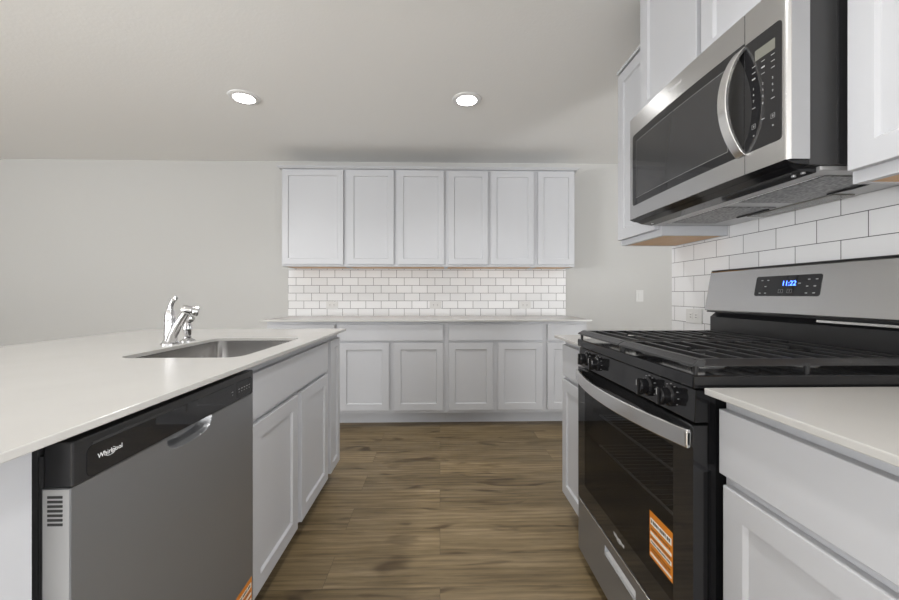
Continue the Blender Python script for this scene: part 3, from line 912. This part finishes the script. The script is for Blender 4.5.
# ------------------------------------------------------------------ right run: wall cabinets
b_kw = dict(under=True, **rk)
cabinet("wall_cabinet", "white wall cabinet with orange-brown underside on the far side of the microwave", "cabinet", (0.970, 2.012), w=0.375, d=0.292,
        z0=1.386, z1=2.296, fronts=[("door", 0.005, 0.352, 1.414, 2.286)], crown=(2.2965, 2.312, 0.026), **b_kw)
cabinet("wall_cabinet", "white wall cabinet at the right edge, near side of the microwave", "cabinet", (0.970, 0.869), w=0.76, d=0.292,
        z0=1.386, z1=2.296, fronts=[("door", 0.006, 0.365, 1.414, 2.286), ("door", 0.395, 0.755, 1.414, 2.286)], **b_kw)
cabinet("wall_cabinet", "deeper two-door white cabinet directly above the microwave", "cabinet", (0.890, 1.634), w=0.760, d=0.372,
        z0=1.884, z1=2.445, fronts=[("door", 0.004, 0.366, 1.888, 2.42), ("door", 0.388, 0.752, 1.888, 2.42)], **b_kw)

# ------------------------------------------------------------------ microwave
MY0, MY1 = 0.882, 1.633
MZ0, MZ1 = 1.450, 1.880
root = thing("microwave_oven", "stainless over-the-range microwave with black window, mounted above the stove", "microwave", (1.05, (MY0 + MY1) / 2, 1.42))
ym = (MY0 + MY1) / 2; hw_ = (MY1 - MY0) / 2
def mf(y, off=0.0):
    t = abs(y - ym) / hw_
    x = 0.815 + 0.012 * t ** 2 
    d = hw_ - abs(y - ym)
    if y < ym and d < 0.014: x += 0.010 * (1 - math.sqrt(max(0, 1 - (1 - d / 0.014) ** 2)))
    return x - off
b = MB()
b.box(0.882, 1.262, MY0 + 0.004, MY1 - 0.004, MZ0 - 0.012, MZ1 - 0.001)
b.build("body", DARK_METAL, root)
b = MB()
b.box(0.99, 1.05, MY0 + 0.0025, MY0 + 0.004, 1.47, 1.74); b.box(0.95, 0.956, MY0 + 0.001, MY0 + 0.004, 1.44, 1.87)
b.build("side_rib", BLACK_PLASTIC, root)
split = 1.003
b = MB()
ys = frange(split + 0.001, MY1, 40)
b.strip(ys, lambda y: MZ0, lambda y: MZ1, lambda y: mf(y), lambda y: 0.880)
mdoor = b.build("door", STEEL_Y, root)
b = MB()
ys = sorted(set([MY0 + 0.014 * (1 - math.cos(math.pi / 2 * i / 8)) for i in range(9)] + frange(MY0 + 0.014, split - 0.001, 10)))
b.strip(ys, lambda y: MZ0, lambda y: MZ1, lambda y: mf(y), lambda y: 0.880)
mpan = b.build("control_panel", STEEL_Y, root)
# black window area on the door
w0, w1, z0, z1 = split + 0.0015, 1.606, 1.504, 1.802
ys = rounded_cols(w0, w1, 0.012, 30)
b = MB()
b.strip(ys, lambda y: z0 + (rcorner(y, w0, w1, 0.012) if y > ym else 0), lambda y: z1 - (rcorner(y, w0, w1, 0.012) if y > ym else 0), lambda y: mf(y, 0.0012), lambda y: mf(y, -0.0005))
win = b.build("window_glass", BLACK_GLASS, mdoor)
v0, v1, vz0, vz1 = 1.060, 1.572, 1.532, 1.768
b = MB()
b.strip(frange(v0, v1, 24), lambda y: vz0, lambda y: vz1, lambda y: mf(y, 0.0016), lambda y: mf(y, 0.0008))
b.build("viewing_screen", MW_PANE, win)
b = MB()
def ln(ya, yb, za, zb):
    b.strip(frange(ya, yb, 14 if yb - ya > 0.1 else 1), lambda y: za, lambda y: zb, lambda y: mf(y, 0.0019), lambda y: mf(y, 0.0010))
ln(v0, v1, vz0 - 0.001, vz0 + 0.0005); ln(v0, v1, vz1 - 0.0005, vz1 + 0.001); ln(v0 - 0.001, v0, vz0, vz1); ln(v1, v1 + 0.001, vz0, vz1)
b.build("screen_outline", MARK_DIM, win)
# black key area
k0, k1, kz0, kz1 = 0.898, split - 0.0015, 1.504, 1.795
ys = rounded_cols(k0, k1, 0.010, 8)
b = MB()
b.strip(ys, lambda y: kz0 + (rcorner(y, k0, k1, 0.010) if y < 0.95 else 0), lambda y: kz1 - (rcorner(y, k0, k1, 0.010) if y < 0.95 else 0), lambda y: mf(y, 0.0012), lambda y: mf(y, -0.0005))
kp = b.build("keypad", BLACK_GLASS, mpan)
b = MB(); b.strip([0.914, 0.935, 0.955, 0.970], lambda y: 1.733, lambda y: 1.760, lambda y: mf(y, 0.0017), lambda y: mf(y, 0.0008)); b.build("display", LCD, kp)
def kmark(b, y, z, w, h):
    x = mf(y, 0.0017); b.box(x, x + 0.0006, y - w / 2, y + w / 2, z - h / 2, z + h / 2)
KC = (0.974, 0.947, 0.920)
dig = iter("1234567890")
def key(y, z, kind):
    b = MB()
    if kind == "digit": b.text(next(dig), 0.0085, (mf(y, 0.0019), y, z), (0, -1, 0), (0, 0, 1))
    elif kind == "bar": kmark(b, y, z, 0.010, 0.0016)
    elif kind == "icon": kmark(b, y, z, 0.010, 0.0035)
    elif kind == "start":
        for a, c, e, f in ((-.006, .006, -.006, -.005), (-.006, .006, .005, .006), (-.006, -.005, -.006, .006), (.005, .006, -.006, .006), (-.002, .002, -.0025, .0025)):
            x = mf(y, 0.0017); b.box(x, x + 0.0006, y + a, y + c, z + e, z + f)
    else: kmark(b, y, z, 0.004, 0.004)
    b.build("key_mark", MARK_DIM if kind in ("start", "dot") else MARK_KEY, kp)
for z, ks in ((1.722, ("bar", "bar", "bar")), (1.706, ("bar", "icon", "bar")), (1.690, ("icon", "bar", "bar")),
              (1.664, ("digit",) * 3), (1.648, ("digit",) * 3), (1.632, ("digit",) * 3)):
    for y, k in zip(KC, ks): key(y, z, k)
key(KC[0], 1.614, "bar"); key(KC[1], 1.614, "digit"); key(KC[2], 1.614, "bar")
key(KC[0], 1.566, "start"); key(KC[1], 1.574, "bar"); key(KC[2], 1.570, "start")
key(KC[0], 1.542, "dot"); key(KC[2], 1.546, "dot")
# brand on the top rail
b = MB()
b.text("Whirlpool", 0.017, (mf(1.30, 0.0008), 1.300, 1.850), (0, -1, 0), (0, 0, 1))
b.build("logo_lettering", LOGO, mdoor)
# bowed handle
hz0, hz1 = 1.500, 1.792
b = MB(); bm = b.bm
hy = 1.013
def hxz(t): return mf(hy) - 0.004 - 0.054 * (1 - (2 * t - 1) ** 2) ** 0.85
cols = []
for i in range(37):
    t = i / 36; z = hz0 + (hz1 - hz0) * t; x = hxz(t)
    cols.append([bm.verts.new(p) for p in ((x, hy - 0.015, z), (x, hy + 0.015, z), (x + 0.011, hy + 0.015, z), (x + 0.011, hy - 0.015, z))])
for c, d in zip(cols, cols[1:]):
    for k in range(4):
        f = bm.faces.new((c[k], c[(k + 1) % 4], d[(k + 1) % 4], d[k])); f.smooth = k in (0, 2)
bm.faces.new(cols[0]); bm.faces.new(cols[-1][::-1])
o = b.build("handle", BRIGHT, mdoor, label="bowed vertical bright steel handle")
md = o.modifiers.new("bevel", 'BEVEL'); md.width = 0.002; md.segments = 2; md.limit_method = 'ANGLE'
# underside: black lip, chamfer, filters, lamp cover
b = MB()
b.prism([(0.824, 1.4495), (0.882, 1.4495), (0.882, 1.4375), (0.845, 1.4405)], 1, MY0 + 0.004, MY1 - 0.002)
b.prism([(0.845, 1.440), (0.915, 1.4375), (0.915, 1.424), (0.870, 1.430)], 1, MY0 + 0.02, MY1 - 0.012)
b.build("grille_lip", BLACK_GLOSS, root)
b = MB(); b.box(0.9155, 1.258, MY0 + 0.010, MY1 - 0.008, 1.426, 1.4378, 0.002)
up = b.build("underside_plate", GREY_METAL, root)
for ya, yb in ((0.930, 1.205), (1.270, 1.560)):
    b = MB(); b.box(0.965, 1.150, ya, yb, 1.4235, 1.4262, 0.001)
    fl = b.build("grease_filter", FILTER, up)
    b = MB(); b.tube([(1.14, ya + 0.02, 1.422), (1.14, ya + 0.09, 1.420), (1.14, ya + 0.16, 1.422)], 0.003, 6); b.build("filter_tab", BLACK_PLASTIC, fl)
b = MB(); b.box(0.952, 0.9575, 0.93, 1.585, 1.4235, 1.4262); b.build("bright_edge", BRIGHT, up)
b = MB(); b.box(1.170, 1.235, 1.10, 1.42, 1.4225, 1.4262, 0.001); b.build("lamp_cover", LCD, up)
for y in (0.915, 0.940, 1.58):
    b = MB(); b.lathe([(0.005, 0.001), (0.005, -0.002), (0, -0.003)], (0.895, y, 1.4265), seg=12)
    b.build("screw", GREY_METAL, root)

# ------------------------------------------------------------------ outlets and switch
def outlet(label, c, u, n, wall_name, horizontal=True, group=None, kind="outlet"):
    u3, n3, v3 = Vector(u), Vector(n), Vector((0, 0, 1))
    C = Vector(c)
    name = "wall_outlet" if kind == "outlet" else "light_switch"
    root = thing(name, label, kind if kind == "outlet" else "light switch", c, group)
    W, Hh = (0.117, 0.072) if horizontal else (0.074, 0.118)
    def slab(b, a0, a1, z0, z1, d0, d1):
        A = C + u3 * a0 + n3 * d0; B = C + u3 * a1 + n3 * d1
        b.box(A.x, B.x, A.y, B.y, C.z + z0, C.z + z1, 0.0012)
    b = MB(); slab(b, -W / 2, W / 2, -Hh / 2, Hh / 2, 0.0003, 0.006); b.build("face_plate", PLATE, root)
    if kind == "outlet":
        for s in (-1, 1):
            b = MB(); slab(b, s * 0.020 - 0.015, s * 0.020 + 0.015, -0.016, 0.016, 0.0055, 0.0075)
            r = b.build("receptacle", PLATE, root)
            b = MB()
            for t in (-0.006, 0.006):
                A = C + u3 * (s * 0.020 - 0.005) + n3 * 0.007; B = C + u3 * (s * 0.020 + 0.005) + n3 * 0.0079
                b.box(A.x, B.x, A.y, B.y, C.z + t - 0.0013, C.z + t + 0.0013)
            b.build("slot", SLOT, r)
    else:
        b = MB(); slab(b, -0.016, 0.016, -0.033, 0.033, 0.0055, 0.009); b.build("rocker", PLATE, root)
    return root
YT = YB - 0.009
outlet("left of the three white outlets in the back tile, under the broad wall cabinet", (-1.083, YT, 1.020), (1, 0, 0), (0, -1, 0), "b", group="white outlets in the back tile")
outlet("middle of the three white outlets in the back tile", (-0.045, YT, 1.020), (1, 0, 0), (0, -1, 0), "b", group="white outlets in the back tile")
outlet("right of the three white outlets in the back tile, toward the stove", (0.863, YT, 1.020), (1, 0, 0), (0, -1, 0), "b", group="white outlets in the back tile")
outlet("white outlet in the side tile just behind the stove's control console", (1.265, 1.857, 1.020), (0, 1, 0), (-1, 0, 0), "r")
outlet("white switch plate on the bare greige wall right of the back cabinets", (2.050, YB, 1.112), (1, 0, 0), (0, -1, 0), "b", horizontal=False, kind="switch")

# ------------------------------------------------------------------ recessed ceiling lights
def downlight(label, x, y, group="recessed ceiling lights"):
    root = thing("ceiling_light", label, "ceiling light", (x, y, CZ), group)
    b = MB(); b.lathe([(0.068, -0.0005), (0.100, -0.0005), (0.098, -0.005), (0.076, -0.011), (0.068, -0.010), (0.068, -0.0005)], (x, y, CZ), seg=40)
    b.build("trim_ring", TRIM, root)
    b = MB(); b.lathe([(0, -0.001), (0.0675, -0.001), (0.0675, -0.0075), (0, -0.0085)], (x, y, CZ), seg=40)
    b.build("lens", LENS, root)
    d = bpy.data.lights.new("downlight_beam", 'SPOT'); d.energy = SPOT; d.color = (1.0, 0.985, 0.965)
    d.spot_size = math.radians(136); d.spot_blend = 1.0; d.shadow_soft_size = 0.06
    lo = bpy.data.objects.new("downlight_beam", d); COL.objects.link(lo)
    lo.location = (x, y, CZ - 0.075)
downlight("lit recessed ceiling light over the island, the left one in view", -1.328, 2.61)
downlight("lit recessed ceiling light over the aisle, the right one in view", 0.184, 2.60)
downlight("lit recessed ceiling light above the island near the camera", -1.352, 0.75)
downlight("lit recessed ceiling light above the aisle beside the range", 0.182, 0.75)
downlight("lit recessed ceiling light behind the camera on the island side", -1.352, -1.15)
downlight("lit recessed ceiling light behind the camera on the range side", 0.182, -1.15)
